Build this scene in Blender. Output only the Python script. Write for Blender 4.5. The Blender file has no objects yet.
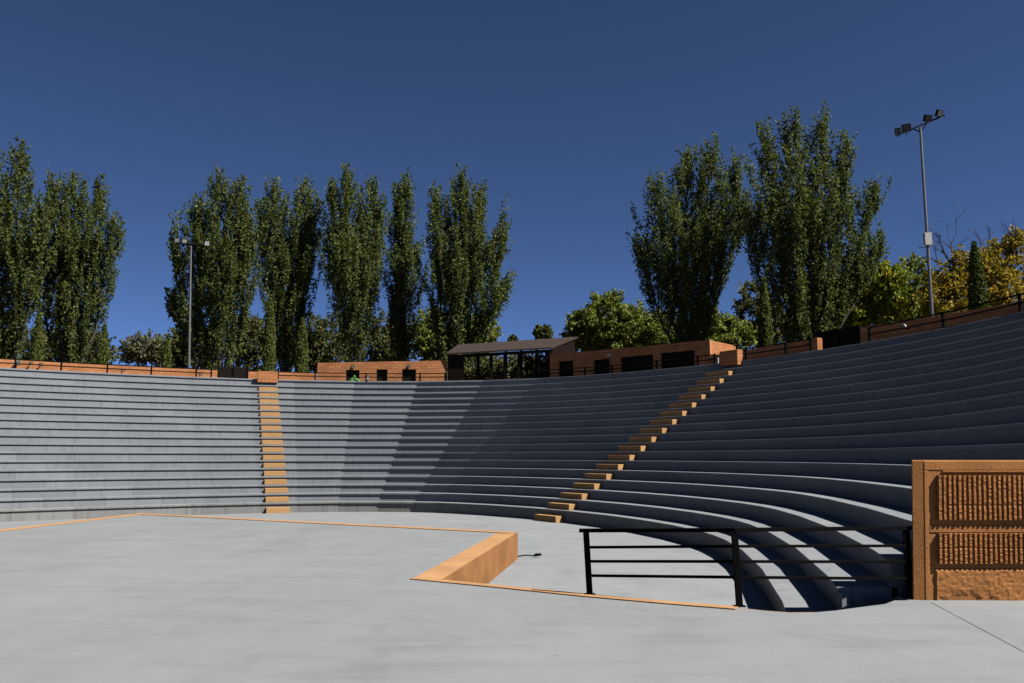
import bpy, bmesh, math, random
from mathutils import Vector, Matrix
import numpy as np
random.seed(7); rng = np.random.default_rng(11)
S = bpy.context.scene
COL = S.collection
# ------------------------------------------------------------------ camera solution
F = 850.2; PITCH = 0.1339; EYE = 2.366
CP, SP = math.cos(PITCH), math.sin(PITCH)
def ray(px, py):
    u = (px-512)/F; v = -(py-341.5)/F
    return u, CP - v*SP, SP + v*CP                     # right, forward, up
def on_level(px, py, lev):
    u, f, w = ray(px, py); s = (lev-EYE)/w
    return Vector((u*s, f*s, lev))
def at_depth(px, py, Y):
    u, f, w = ray(px, py); s = Y/f
    return Vector((u*s, Y, EYE + w*s))
# ------------------------------------------------------------------ plan of the seating (fitted)
NODES = np.linspace(-0.4, 2.6, 9)
RHO = np.exp([4.8513, 2.4684, 3.1179, 2.9342, 1.3000, 2.0709, 2.4126, 3.7995, 5.1857])
TH = np.linspace(-0.7, 2.9, 721)
_r = np.interp(TH, NODES, RHO); _d = TH[1]-TH[0]
BX = np.concatenate([[0], np.cumsum(-.5*(_r[1:]*np.sin(TH[1:])+_r[:-1]*np.sin(TH[:-1]))*_d)])
BZ = np.concatenate([[0], np.cumsum(.5*(_r[1:]*np.cos(TH[1:])+_r[:-1]*np.cos(TH[:-1]))*_d)])
_i = int(np.argmin(abs(TH-.9))); BX = BX-BX[_i]-2.035; BZ = BZ-BZ[_i]+35.356
def lv(n): return 0.0 if n <= 0 else n*.35 + .0895 + .000101*n*n
def tr(k): return k*.5925 - .001555*k*k
def base(th): return Vector((float(np.interp(th, TH, BX)), float(np.interp(th, TH, BZ)), 0))
def nrm(th): return Vector((math.cos(th), math.sin(th), 0))
def plan(th, off): return base(th) + nrm(th)*off
NR = 18
T = lv(NR); RT = tr(NR-1)
def top_theta(px, off, lev=None):
    lev = T if lev is None else lev
    py = 370.
    for _ in range(6):
        u, f, w = ray(px, py)
        ox = BX + (RT+off)*np.cos(TH); oz = BZ + (RT+off)*np.sin(TH)
        c = ox*f - oz*u
        idx = np.where((c[:-1]*c[1:] <= 0) & (oz[:-1] > 3))[0]
        j = idx[np.argmax(oz[idx])]
        wj = c[j]/(c[j]-c[j+1])
        X = ox[j]*(1-wj)+ox[j+1]*wj; Z = oz[j]*(1-wj)+oz[j+1]*wj
        zc = Z*CP+(lev-EYE)*SP; vc = -Z*SP+(lev-EYE)*CP
        py = 341.5 - F*vc/zc
    return float(TH[j]*(1-wj)+TH[j+1]*wj)
# ------------------------------------------------------------------ materials
def new_mat(name):
    m = bpy.data.materials.new(name); m.use_nodes = True
    nt = m.node_tree; b = nt.nodes['Principled BSDF']
    return m, nt, b
def N(nt, t, **kw):
    n = nt.nodes.new(t)
    for k, v in kw.items():
        if k in n.inputs: n.inputs[k].default_value = v
        else: setattr(n, k, v)
    return n
def ramp(nt, src, stops):
    r = nt.nodes.new('ShaderNodeValToRGB'); cr = r.color_ramp
    while len(cr.elements) < len(stops): cr.elements.new(.5)
    for e, (p, c) in zip(cr.elements, stops):
        e.position = p; e.color = (c if len(c) == 4 else (*c, 1))
    nt.links.new(src, r.inputs[0]); return r.outputs[0]
def noise(nt, scale, detail=6, rough=.6, vec=None, stretch=None, kind='Object'):
    tc = nt.nodes.new('ShaderNodeTexCoord'); v = tc.outputs[kind]
    if stretch:
        mp = nt.nodes.new('ShaderNodeMapping'); mp.inputs['Scale'].default_value = stretch
        if len(stretch) > 3: pass
        nt.links.new(v, mp.inputs[0]); v = mp.outputs[0]
    n = N(nt, 'ShaderNodeTexNoise', Scale=scale, Detail=detail, Roughness=rough)
    nt.links.new(v, n.inputs['Vector']); return n.outputs['Fac']
def mul(nt, a, b, fac=1.0, mode='MULTIPLY'):
    m = nt.nodes.new('ShaderNodeMix'); m.data_type = 'RGBA'; m.blend_type = mode
    m.inputs[0].default_value = fac
    nt.links.new(a, m.inputs[6])
    if hasattr(b, 'links'): nt.links.new(b, m.inputs[7])
    else: m.inputs[7].default_value = (*b, 1)
    return m.outputs[2]
def bump(nt, b, h, dist, strength=.6):
    bp = N(nt, 'ShaderNodeBump', Strength=strength, Distance=dist)
    nt.links.new(h, bp.inputs['Height']); nt.links.new(bp.outputs[0], b.inputs['Normal'])
def simple(name, col, rough=.7, var=.25, scale=3., metal=0., bmp=0.):
    m, nt, b = new_mat(name)
    f = noise(nt, scale)
    lo = tuple(c*(1-var) for c in col); hi = tuple(min(1, c*(1+var)) for c in col)
    nt.links.new(ramp(nt, f, [(.3, lo), (.7, hi)]), b.inputs['Base Color'])
    b.inputs['Specular IOR Level'].default_value = .04 if not metal else .5
    b.inputs['Roughness'].default_value = rough; b.inputs['Metallic'].default_value = metal
    if bmp: bump(nt, b, noise(nt, scale*12), bmp)
    return m
def paint_floor(name, c, seed_scale=1.):
    m, nt, b = new_mat(name)
    big = noise(nt, .22*seed_scale, 6, .65)
    mid = noise(nt, .8*seed_scale, 12, .74, stretch=(1.3, .8, 1))
    fine = noise(nt, 30, 8, .75)
    col = ramp(nt, big, [(.3, tuple(x*.94 for x in c)), (.7, tuple(x*1.05 for x in c))])
    col = mul(nt, col, ramp(nt, mid, [(.32, (.83, .84, .86)), (.47, (.965, .967, .972)), (.62, (1.02, 1.02, 1.02))]))
    # roller and broom strokes in two directions
    for rot, lo, sc in ((.95, .90, 1.7), (-.75, .91, 1.3)):
        tc = nt.nodes.new('ShaderNodeTexCoord'); mp = nt.nodes.new('ShaderNodeMapping')
        mp.inputs['Rotation'].default_value = (0, 0, rot); mp.inputs['Scale'].default_value = (.35, 1.7, 1)
        nt.links.new(tc.outputs['Object'], mp.inputs[0])
        n = N(nt, 'ShaderNodeTexNoise', Scale=sc, Detail=10, Roughness=.72); nt.links.new(mp.outputs[0], n.inputs['Vector'])
        col = mul(nt, col, ramp(nt, n.outputs['Fac'], [(.34, (lo, lo, lo*1.005)), (.46, (1, 1, 1)), (.66, (1.03, 1.03, 1.03))]))
    # small dark spots and scuffs
    vo = nt.nodes.new('ShaderNodeTexVoronoi'); vo.inputs['Scale'].default_value = 1.3; vo.inputs['Randomness'].default_value = 1
    tc = nt.nodes.new('ShaderNodeTexCoord'); nt.links.new(tc.outputs['Object'], vo.inputs['Vector'])
    col = mul(nt, col, ramp(nt, vo.outputs['Distance'], [(0, (.6, .6, .6)), (.02, (.75, .75, .75)), (.035, (1, 1, 1))]))
    col = mul(nt, col, ramp(nt, fine, [(.3, (.92, .92, .92)), (.6, (1, 1, 1))]))
    nt.links.new(col, b.inputs['Base Color'])
    b.inputs['Roughness'].default_value = .7
    b.inputs['Specular IOR Level'].default_value = .2
    bump(nt, b, fine, .006, .45)
    return m
M = {}
M['stage'] = paint_floor('grey_painted_stage_concrete', (0.108, 0.1145, 0.12))
M['orch'] = paint_floor('grey_painted_orchestra_concrete', (0.114, 0.121, 0.127), 1.4)
def seat_mat(name, c, rough_wear=1.0):
    m, nt, b = new_mat(name)
    tc = nt.nodes.new('ShaderNodeTexCoord')
    sep = nt.nodes.new('ShaderNodeSeparateXYZ'); nt.links.new(tc.outputs['UV'], sep.inputs[0])
    # slab joints along the row
    md = N(nt, 'ShaderNodeMath', operation='FRACT'); dv = N(nt, 'ShaderNodeMath', operation='DIVIDE')
    dv.inputs[1].default_value = 2.1
    nt.links.new(sep.outputs[0], dv.inputs[0]); nt.links.new(dv.outputs[0], md.inputs[0])
    joint = ramp(nt, md.outputs[0], [(0, (.62, .62, .64)), (.009, (.72, .72, .74)), (.016, (1, 1, 1)), (1, (1, 1, 1))])
    # tone of each slab
    fl = N(nt, 'ShaderNodeMath', operation='FLOOR'); nt.links.new(dv.outputs[0], fl.inputs[0])
    wn = N(nt, 'ShaderNodeTexWhiteNoise', noise_dimensions='1D'); nt.links.new(fl.outputs[0], wn.inputs['W'])
    slab = ramp(nt, wn.outputs['Value'], [(0, (.90, .905, .91)), (1, (1.05, 1.045, 1.04))])
    big = noise(nt, .5, 6, .65); streak = noise(nt, 2.2, 6, .7, stretch=(2.5, 2.5, .35)); fine = noise(nt, 30, 5, .7)
    col = ramp(nt, big, [(.3, tuple(x*.92 for x in c)), (.7, tuple(x*1.06 for x in c))])
    col = mul(nt, col, slab); col = mul(nt, col, joint)
    col = mul(nt, col, ramp(nt, streak, [(.28, (1-.25*rough_wear,)*3), (.5, (1, 1, 1))]))
    col = mul(nt, col, ramp(nt, fine, [(.3, (.92,)*3), (.6, (1, 1, 1))]))
    nt.links.new(col, b.inputs['Base Color'])
    b.inputs['Roughness'].default_value = .75; b.inputs['Specular IOR Level'].default_value = .2
    bump(nt, b, fine, .004, .4)
    return m
M['seat'] = seat_mat('grey_painted_seat_concrete', (0.097, 0.105, 0.116))
M['tread'] = seat_mat('grey_painted_tread_concrete', (0.104, 0.111, 0.119))
M['seat_raw'] = seat_mat('worn_grey_concrete', (0.098, 0.1, 0.099), 1.6)
def orange_mat(name, c, brick=None, wear=1., uv=False):
    m, nt, b = new_mat(name)
    big = noise(nt, 1.3, 7, .65); fine = noise(nt, 34, 6, .75)
    col = ramp(nt, big, [(.28, tuple(x*(1-.22*wear) for x in c)), (.72, tuple(min(.95, x*(1+.12*wear)) for x in c))])
    col = mul(nt, col, ramp(nt, fine, [(.28, (1-.28*wear,)*3), (.62, (1, 1, 1))]))
    h = fine
    if brick:
        tc = nt.nodes.new('ShaderNodeTexCoord')
        bt = N(nt, 'ShaderNodeTexBrick', Scale=1.0)
        bt.inputs['Color1'].default_value = (1.08, 1.05, 1.0, 1); bt.inputs['Color2'].default_value = (.82, .8, .78, 1)
        bt.inputs['Mortar'].default_value = (.62, .58, .55, 1)
        bt.inputs['Mortar Size'].default_value = .012; bt.inputs['Brick Width'].default_value = brick[0]
        bt.inputs['Row Height'].default_value = brick[1]
        nt.links.new(tc.outputs['UV'], bt.inputs['Vector'])
        col = mul(nt, col, bt.outputs['Color'])
    nt.links.new(col, b.inputs['Base Color'])
    b.inputs['Roughness'].default_value = .85; b.inputs['Specular IOR Level'].default_value = .03
    bump(nt, b, h, .012*wear, .7)
    return m
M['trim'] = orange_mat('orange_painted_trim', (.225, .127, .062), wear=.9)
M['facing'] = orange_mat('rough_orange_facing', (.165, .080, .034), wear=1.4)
M['step'] = orange_mat('orange_painted_step', (0.21, 0.122, 0.055), wear=.6)
M['brick'] = orange_mat('terracotta_block_wall', (0.228, 0.1, 0.046), brick=(.4, .14))
M['ribbed'] = orange_mat('ochre_split_face_block', (0.2, 0.088, 0.032), wear=1.)
M['dark'] = simple('black_paint', (0.0012, 0.0011, 0.0012), .75, .2, 6)
M['dark'].node_tree.nodes['Principled BSDF'].inputs['Specular IOR Level'].default_value = .03
M['metal'] = simple('galvanised_steel', (0.08316, 0.08524, 0.08732), .45, .15, 5, .5)
M['white'] = simple('white_paint', (0.2079, 0.2079, 0.2037), .5, .08, 5)
M['shutter'] = simple('dark_brown_shutter', (0.004, 0.0035, 0.003), .7, .3, 4)
M['darkwood'] = simple('dark_brown_boards', (0.0065, 0.0045, 0.0035), .75, .35, 5, bmp=.01)
M['redwood'] = simple('red_brown_boards', (0.006, 0.0024, 0.0017), .75, .3, 4, bmp=.01)
M['roof'] = simple('brown_roof_sheet', (0.024, 0.0175, 0.016), .75, .15, 2, bmp=.01)
M['lime'] = simple('lime_green_fabric', (0.06, 0.13, 0.035), .7, .25, 12)
M['lens'] = simple('lamp_glass', (0.06653, 0.06653, 0.06237), .35, .1, 5)
M['earth'] = simple('dry_grass_earth', (0.06653, 0.05405, 0.03119), .95, .35, .35, bmp=.03)
M['bark'] = simple('pale_poplar_bark', (0.032, 0.031, 0.026), .9, .35, 3, bmp=.03)
M['bark_dark'] = simple('dark_bark', (0.03742, 0.03119, 0.02495), .9, .35, 3, bmp=.03)
def leaf_mat(name, stops, trans=.25):
    m, nt, b = new_mat(name)
    at = nt.nodes.new('ShaderNodeAttribute'); at.attribute_name = 'tone'
    col = ramp(nt, at.outputs['Fac'], stops)
    nt.links.new(col, b.inputs['Base Color']); b.inputs['Roughness'].default_value = .75
    b.inputs['Specular IOR Level'].default_value = .1
    tl = nt.nodes.new('ShaderNodeBsdfTranslucent')
    nt.links.new(mul(nt, col, (1.25, 1.3, .6)), tl.inputs['Color'])
    mx = nt.nodes.new('ShaderNodeMixShader'); mx.inputs[0].default_value = trans
    out = nt.nodes['Material Output']
    nt.links.new(b.outputs[0], mx.inputs[1]); nt.links.new(tl.outputs[0], mx.inputs[2]); nt.links.new(mx.outputs[0], out.inputs[0])
    return m
M['poplar'] = leaf_mat('poplar_leaves', [(0, (.020, .026, .006)), (.45, (.043, .055, .014)), (.85, (.076, .090, .024)), (.93, (.095, .098, .028)), (1, (.12, .12, .07))], .3)
M['green'] = leaf_mat('broad_green_leaves', [(0, (0.0316, 0.0422, 0.00792)), (.5, (0.0772, 0.0943, 0.0172)), (1, (0.144, 0.156, 0.029))])
M['olive'] = leaf_mat('dark_olive_leaves', [(0, (0.0187, 0.0225, 0.00809)), (.5, (0.0413, 0.0451, 0.0146)), (1, (0.088, 0.0846, 0.0276))])
M['greyleaf'] = leaf_mat('grey_green_leaves', [(0, (0.0358, 0.037, 0.0199)), (.5, (0.0678, 0.0671, 0.0361)), (1, (0.115, 0.111, 0.0622))])
M['cypress'] = leaf_mat('cypress_foliage', [(0, (.016, .024, .005)), (.6, (.050, .062, .013)), (1, (.088, .098, .022))], .15)
M['autumn'] = leaf_mat('autumn_leaves', [(0, (0.0544, 0.0486, 0.006)), (.4, (0.132, 0.0972, 0.01)), (.75, (0.217, 0.149, 0.014)), (1, (0.186, 0.0891, 0.012))])
M['turning'] = leaf_mat('turning_leaves', [(0, (0.0385, 0.057, 0.00821)), (.5, (0.0964, 0.119, 0.0136)), (.85, (0.193, 0.175, 0.0205)), (1, (0.271, 0.195, 0.0239))])
# ------------------------------------------------------------------ mesh builder
class MB:
    def __init__(s): s.v = []; s.f = []; s.uv = []
    def face(s, idx, uvs=None): s.f.append(tuple(idx)); s.uv.append(uvs)
    def box(s, o, ax, ay, az):
        """o corner; ax, ay, az edge vectors (right handed)"""
        o, ax, ay, az = Vector(o), Vector(ax), Vector(ay), Vector(az)
        if ax.cross(ay).dot(az) < 0: o = o+ax; ax = -ax
        k = len(s.v)
        s.v += [o, o+ax, o+ax+ay, o+ay, o+az, o+ax+az, o+ax+ay+az, o+ay+az]
        X, Y, Z = ax.length, ay.length, az.length
        for q, (a, b) in (((0, 3, 2, 1), (Y, X)), ((4, 5, 6, 7), (X, Y)), ((0, 1, 5, 4), (X, Z)), ((1, 2, 6, 5), (Y, Z)), ((2, 3, 7, 6), (X, Z)), ((3, 0, 4, 7), (Y, Z))):
            s.face([k+i for i in q], [(0, 0), (a, 0), (a, b), (0, b)])
    def cbox(s, c, hx, hy, hz, rz=0.):
        R = Matrix.Rotation(rz, 3, 'Z'); ax, ay = R@Vector((2*hx, 0, 0)), R@Vector((0, 2*hy, 0)); az = Vector((0, 0, 2*hz))
        s.box(Vector(c)-ax/2-ay/2-az/2, ax, ay, az)
    def tube(s, pts, rad, n=8, cap=True):
        pts = [Vector(p) for p in pts]; k0 = len(s.v); m = len(pts)
        if not hasattr(rad, '__len__'): rad = [rad]*m
        up = Vector((.3, .9, .2))
        for i, p in enumerate(pts):
            d = (pts[min(i+1, m-1)]-pts[max(i-1, 0)]).normalized()
            a = d.cross(up)
            if a.length < .05: a = d.cross(Vector((1, 0, 0)))
            a.normalize(); b = d.cross(a)
            for j in range(n):
                t = 2*math.pi*j/n; s.v.append(p + (a*math.cos(t)+b*math.sin(t))*rad[i])
        for i in range(m-1):
            for j in range(n):
                q = [k0+i*n+j, k0+i*n+(j+1) % n, k0+(i+1)*n+(j+1) % n, k0+(i+1)*n+j]
                s.face(q[::-1])
        if cap:
            s.face([k0+j for j in range(n)]); s.face([k0+(m-1)*n+j for j in range(n)][::-1])
    def prism(s, poly, z0, z1, axis=None):
        k = len(s.v); n = len(poly)
        s.v += [Vector((p[0], p[1], z0)) for p in poly]+[Vector((p[0], p[1], z1)) for p in poly]
        area = sum(poly[i][0]*poly[(i+1) % n][1]-poly[(i+1) % n][0]*poly[i][1] for i in range(n))
        r = list(range(n))
        if area < 0: r = r[::-1]
        s.face([k+i for i in r][::-1], [(poly[i][0], poly[i][1]) for i in r][::-1]); s.face([k+n+i for i in r], [(poly[i][0], poly[i][1]) for i in r])
        L = 0.
        for a in range(n):
            i, j = r[a], r[(a+1) % n]; d = math.hypot(poly[i][0]-poly[j][0], poly[i][1]-poly[j][1])
            s.face([k+i, k+j, k+n+j, k+n+i], [(L, z0), (L+d, z0), (L+d, z1), (L, z1)]); L += d
    def sweep(s, rings, closed=True, us=None, vs=None, caps=True):
        k = len(s.v); n = len(rings[0])
        for r in rings: s.v += [Vector(p) for p in r]
        for i in range(len(rings)-1):
            for j in range(n if closed else n-1):
                j2 = (j+1) % n
                uv = [(us[i], vs[j]), (us[i+1], vs[j]), (us[i+1], vs[j+1]), (us[i], vs[j+1])] if us else None
                s.face([k+i*n+j, k+(i+1)*n+j, k+(i+1)*n+j2, k+i*n+j2], uv)
        if caps and closed:
            s.face([k+j for j in range(n)], None); s.face([k+(len(rings)-1)*n+j for j in range(n)][::-1], None)
    def build(s, name, mat, parent=None, bevel=0., origin=None, smooth=False, fix=True):
        me = bpy.data.meshes.new(name)
        o = Vector(origin) if origin is not None else Vector((0, 0, 0))
        me.from_pydata([tuple(Vector(p)-o) for p in s.v], [], s.f)
        uvl = me.uv_layers.new(name='UVMap'); li = 0
        for f, u in zip(s.f, s.uv):
            for c in range(len(f)):
                uvl.data[li].uv = u[c] if u else (s.v[f[c]][0]+s.v[f[c]][1], s.v[f[c]][2]); li += 1
        if fix:
            bm = bmesh.new(); bm.from_mesh(me); bmesh.ops.recalc_face_normals(bm, faces=bm.faces); bm.to_mesh(me); bm.free()
        me.materials.append(mat); me.update()
        ob = bpy.data.objects.new(name, me); COL.objects.link(ob); ob.location = o
        if smooth:
            for p in me.polygons: p.use_smooth = True
        if bevel:
            md = ob.modifiers.new('bevel', 'BEVEL'); md.width = bevel; md.segments = 2; md.limit_method = 'ANGLE'
        if parent:
            ob.parent = parent
            ob.location = o - parent.location if not parent.parent else o - parent.location - parent.parent.location
        return ob
def tag(o, label=None, cat=None, group=None, kind=None):
    if label: o['label'] = label
    if cat: o['category'] = cat
    if group: o['group'] = group
    if kind: o['kind'] = kind
    return o
def thing(name, loc, label, cat, group=None):
    o = bpy.data.objects.new(name, None); COL.objects.link(o); o.location = loc; o.empty_display_size = .3
    return tag(o, label, cat, group)
bpy.context.view_layer.update()
Zv = Vector((0, 0, 1))
# ------------------------------------------------------------------ ground
mb = MB(); mb.prism([(-2500, -2500), (2500, -2500), (2500, 2500), (-2500, 2500)], -.4, -.06)
tag(mb.build('ground', M['earth']), kind='structure')
JT = [2.56, 2.5, 2.44, 2.38, 2.33, 2.28, 2.23, 2.18, 2.12, 2.04, 1.95, 1.856, 1.697, 1.514, 1.295, 1.08, .93, .79, .66, .54, .43, .33, .23, .13, .04, -.05, -.12, -.18, -.23, -.27, -.31]
FLOORP = [plan(t, .4) for t in JT]
FL = .14                                                      # the floor rises gently towards the stage
mb = MB(); outer = []; inner = []
for t in JT:
    a = plan(t, .4); b = plan(t, -4.2)
    outer.append(Vector((a.x, a.y, 0))); inner.append(Vector((b.x, b.y, FL)))
mb.v += outer+inner+[Vector((-60, -25, FL)), Vector((0, -25, FL))]
n = len(JT)
for i in range(n-1): mb.face([i, i+1, n+i+1, n+i], [(mb.v[q].x, mb.v[q].y) for q in (i, i+1, n+i+1, n+i)])
mb.face([n+i for i in range(n)]+[2*n+1, 2*n])
tag(mb.build('orchestra_floor', M['orch']), kind='structure')
# upper terrain behind the seating
mb = MB(); ths = [2.6-.05*i for i in range(58)]
ring0 = [plan(t, RT+3.4)+Zv*(T-.03) for t in ths]; ring1 = [plan(t, RT+70)+Zv*(T-.1) for t in ths]; ring2 = [plan(t, RT+2600)+Zv*(T-1.5) for t in ths]
ringd = [plan(t, RT+3.4)+Zv*(T-.6) for t in ths]
k = 0
for r in (ringd, ring0, ring1, ring2): mb.v += r
n = len(ths)
for a in range(3):
    for i in range(n-1): mb.face([a*n+i, a*n+i+1, (a+1)*n+i+1, (a+1)*n+i])
tag(mb.build('upper_terrain', M['earth']), kind='structure')
# ------------------------------------------------------------------ grandstand
gs = thing('grandstand', (-3, 36, 0), 'grey concrete amphitheatre seating in curved stepped rows around the stage', 'grandstand')
def polyline(off, ycut):
    pts = [(plan(t, off), nrm(t)) for t in JT]
    out = []
    for i, (p, nn) in enumerate(pts):
        if p.y >= ycut or p.x < -8:
            out.append((p, nn))
        else:
            q, qn = out[-1]; w = (q.y-ycut)/(q.y-p.y); out.append((q.lerp(p, w), qn.lerp(nn, w).normalized())); break
    return out
SL = .70
def sp(px, py): return on_level(px, py, SL)
WY = sp(925, 600.2).y
EDGE = [sp(*q) for q in ((738, 608), (765, 610.8), (790, 612.6), (815, 612.3), (835, 610.6), (860, 607.2), (885, 603.6))]
EX = [EDGE[0].x, EDGE[2].x, EDGE[3].x, EDGE[3].x+.12, 9]; EY = [EDGE[0].y+.02, EDGE[2].y+.02, EDGE[3].y+.02, WY+.37, WY+.37]
def cuty(x): return float(np.interp(x, EX, EY))
LIP, LT = .055, .068
for nrow in range(1, NR+1):
    off = tr(nrow-1); nxt = tr(nrow) if nrow < NR else RT+3.6
    z1 = lv(nrow); z0 = lv(nrow-1)
    yc = cuty(plan(-.22, off).x-.1)
    d = nxt-off
    prof = [(0, z1-.006), (.006, z1), (d+.12, z1), (d+.12, z0-.12), (LIP, z0-.12 if nrow > 1 else -.2), (LIP, z1-LT), (.0, z1-LT)]
    pl = polyline(off, yc)
    rings = []; us = [nrow*.77]
    def slide(P, nn):
        t = Vector((-nn.y, nn.x, 0))
        if t.y < 0: t = -t
        for _ in range(6): P = P+t*((cuty(P.x)-P.y)/t.y)
        return P
    jr = random.Random(nrow)
    for i, (p, nn) in enumerate(pl):
        rings.append([(slide(p+nn*a, nn) if i == len(pl)-1 else p+nn*a)+Zv*b for a, b in prof])
        if i: us.append(us[-1]+(p-pl[i-1][0]).length)
    vs = [0]
    for a in range(len(prof)):
        b = (a+1) % len(prof); vs.append(vs[-1]+math.dist(prof[a], prof[b]))
    mb = MB(); mb.sweep(rings, us=us, vs=vs)
    o = mb.build('seat_row' if nrow < NR else 'top_walkway', M['seat'] if nrow > 1 else M['seat_raw'], gs)
    o.data.materials.append(M['tread'])
    for pg in o.data.polygons:
        if pg.normal.z > .9: pg.material_index = 1
    if nrow == 1: o['label'] = 'bare worn concrete lowest row'
# end wall closing the bank behind the ribbed wall
mb = MB(); ye = WY+.39; prof_e = [(EX[-2]+.3, -.2)]
for nrow in range(4, NR+1):
    q = polyline(tr(nrow-1), ye)[-1][0]; x = q.x+.03
    prof_e += [(x, lv(nrow-1)-.03), (x, lv(nrow)-.03)]
prof_e += [(prof_e[-1][0]+3.2, T-.03), (prof_e[-1][0]+3.2, -.2)]
k = len(prof_e)
mb.v += [Vector((x, ye, z)) for x, z in prof_e]+[Vector((x, ye+.15, z)) for x, z in prof_e]
mb.face(range(k)); mb.face([k+i for i in range(k)][::-1])
for i in range(k):
    j = (i+1) % k; mb.face([i, k+i, k+j, j])
mb.build('end_wall', M['seat_raw'], gs)
# ------------------------------------------------------------------ orange stairs
def stair(th, w, label, wr):
    st = thing('staircase', tuple(plan(th, -.3)), label, 'stairs')
    n, t = nrm(th), Vector((math.sin(th), -math.cos(th), 0))
    for i in range(1, NR):
        R = tr(i-1); z0 = lv(i-1); z1 = z0+(lv(i)-z0)*(.6 if i > 1 else .56)
        dep = .36
        mb = MB(); mb.box(plan(th, R-dep)-t*(w-wr)+Zv*(z0+.001), n*(dep+LIP-.004), t*w, Zv*(z1-z0))
        mb.build('step', M['step'], st, bevel=.012)
    return st
TL, TR_ = 1.914, .584
stair(TL, .94, 'straight flight of orange block steps up the left sunlit seating', .47)
stair(TR_, 1.32, 'orange block steps climbing the shaded seating right of the roofed shelter', .52)
for th, w, h, lab in ((TL, 1.03, .40, 'low sunlit orange block wall closing the top of the left stairs'), (TR_, 1.0, .47, 'shaded orange block wall closing the top of the right stairs')):
    n, t = nrm(th), Vector((math.sin(th), -math.cos(th), 0))
    mb = MB(); o = plan(th, RT-.30)-t*w/2+Zv*(lv(NR-1)+.16); mb.box(o, n*(.30+LIP-.01), t*w, Zv*(T-lv(NR-1)-.165))
    mb.box(plan(th, RT-.30)-t*w/2+Zv*(T-.004), n*.34, t*w, Zv*h)
    tag(mb.build('stair_end_wall', M['brick'], None, bevel=.012, origin=o), lab, 'wall')
# ------------------------------------------------------------------ walls round the rim
def curved_wall(name, pa, pb, off, ha, hb, thick, mat, label, cat, group=None, n=10):
    ta, tb = top_theta(pa, off), top_theta(pb, off)
    mb = MB(); rings = []; us = [0]; prev = None
    for i in range(n+1):
        w = i/n; th = ta+(tb-ta)*w; h = ha+(hb-ha)*w
        p, q = plan(th, RT+off), plan(th, RT+off+thick)
        rings.append([p+Zv*(T+.002), p+Zv*(T+h), q+Zv*(T+h), q+Zv*(T+.002)])
        if prev is not None: us.append(us[-1]+(p-prev).length)
        prev = p
    mb.sweep(rings, us=us, vs=[0, .57, .87, 1.5, 1.8])
    o = mb.build(name, mat, None, bevel=.01, origin=plan(ta, RT+off)+Zv*T)
    return tag(o, label, cat, group)
WG = 'low terracotta walls round the top of the seating'
curved_wall('low_wall', -45, 217, 1.8, .60, .55, .3, M['brick'], 'long sunlit low terracotta wall above the seating at far left', 'wall', WG, 16)
curved_wall('low_wall', 248, 316.5, 1.8, .55, .58, .3, M['brick'], 'short sunlit low terracotta wall behind the top of the left stairs', 'wall', WG, 6)
curved_wall('low_wall', 711, 818, 1.8, .66, .82, .3, M['brick'], 'shaded low terracotta wall between the right stairs and the dark gate', 'wall', WG, 8)
curved_wall('low_wall', 862, 1075, 1.8, .93, .66, .3, M['brick'], 'shaded low terracotta wall rising to the right edge by the tall floodlight mast', 'wall', WG, 14)
def slat_gate(pa, pb, off, h, label):
    A = plan(top_theta(pa, off), RT+off); B = plan(top_theta(pb, off), RT+off); d = (B-A); L = d.length; d.normalize(); nn = Vector((-d.y, d.x, 0))
    g = thing('slatted_gate', tuple(A+Zv*T), label, 'gate')
    mb = MB(); k = 0; z = T+.06
    while z < T+h-.05:
        mb.box(A+Zv*z, d*L, nn*.03, Zv*.095); z += .115
    mb.build('slat_panel', M['darkwood'], g)
    for w in (0, .5, 1):
        mb = MB(); mb.box(A+d*(L*w-.04)-nn*.05+Zv*(T+.001), d*.08, nn*.05, Zv*h); mb.build('post', M['dark'], g)
    mb = MB(); mb.box(A+nn*.06+Zv*T, d*L, nn*.02, Zv*(h-.04)); mb.build('backing_board', M['shutter'], g)
slat_gate(217.5, 247.5, 2.6, .84, 'dark brown slatted gate between low sunlit walls left of the left stairs')
slat_gate(819, 861, 2.6, 1.2, 'dark brown slatted gate between the two shaded low walls at right')
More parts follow.
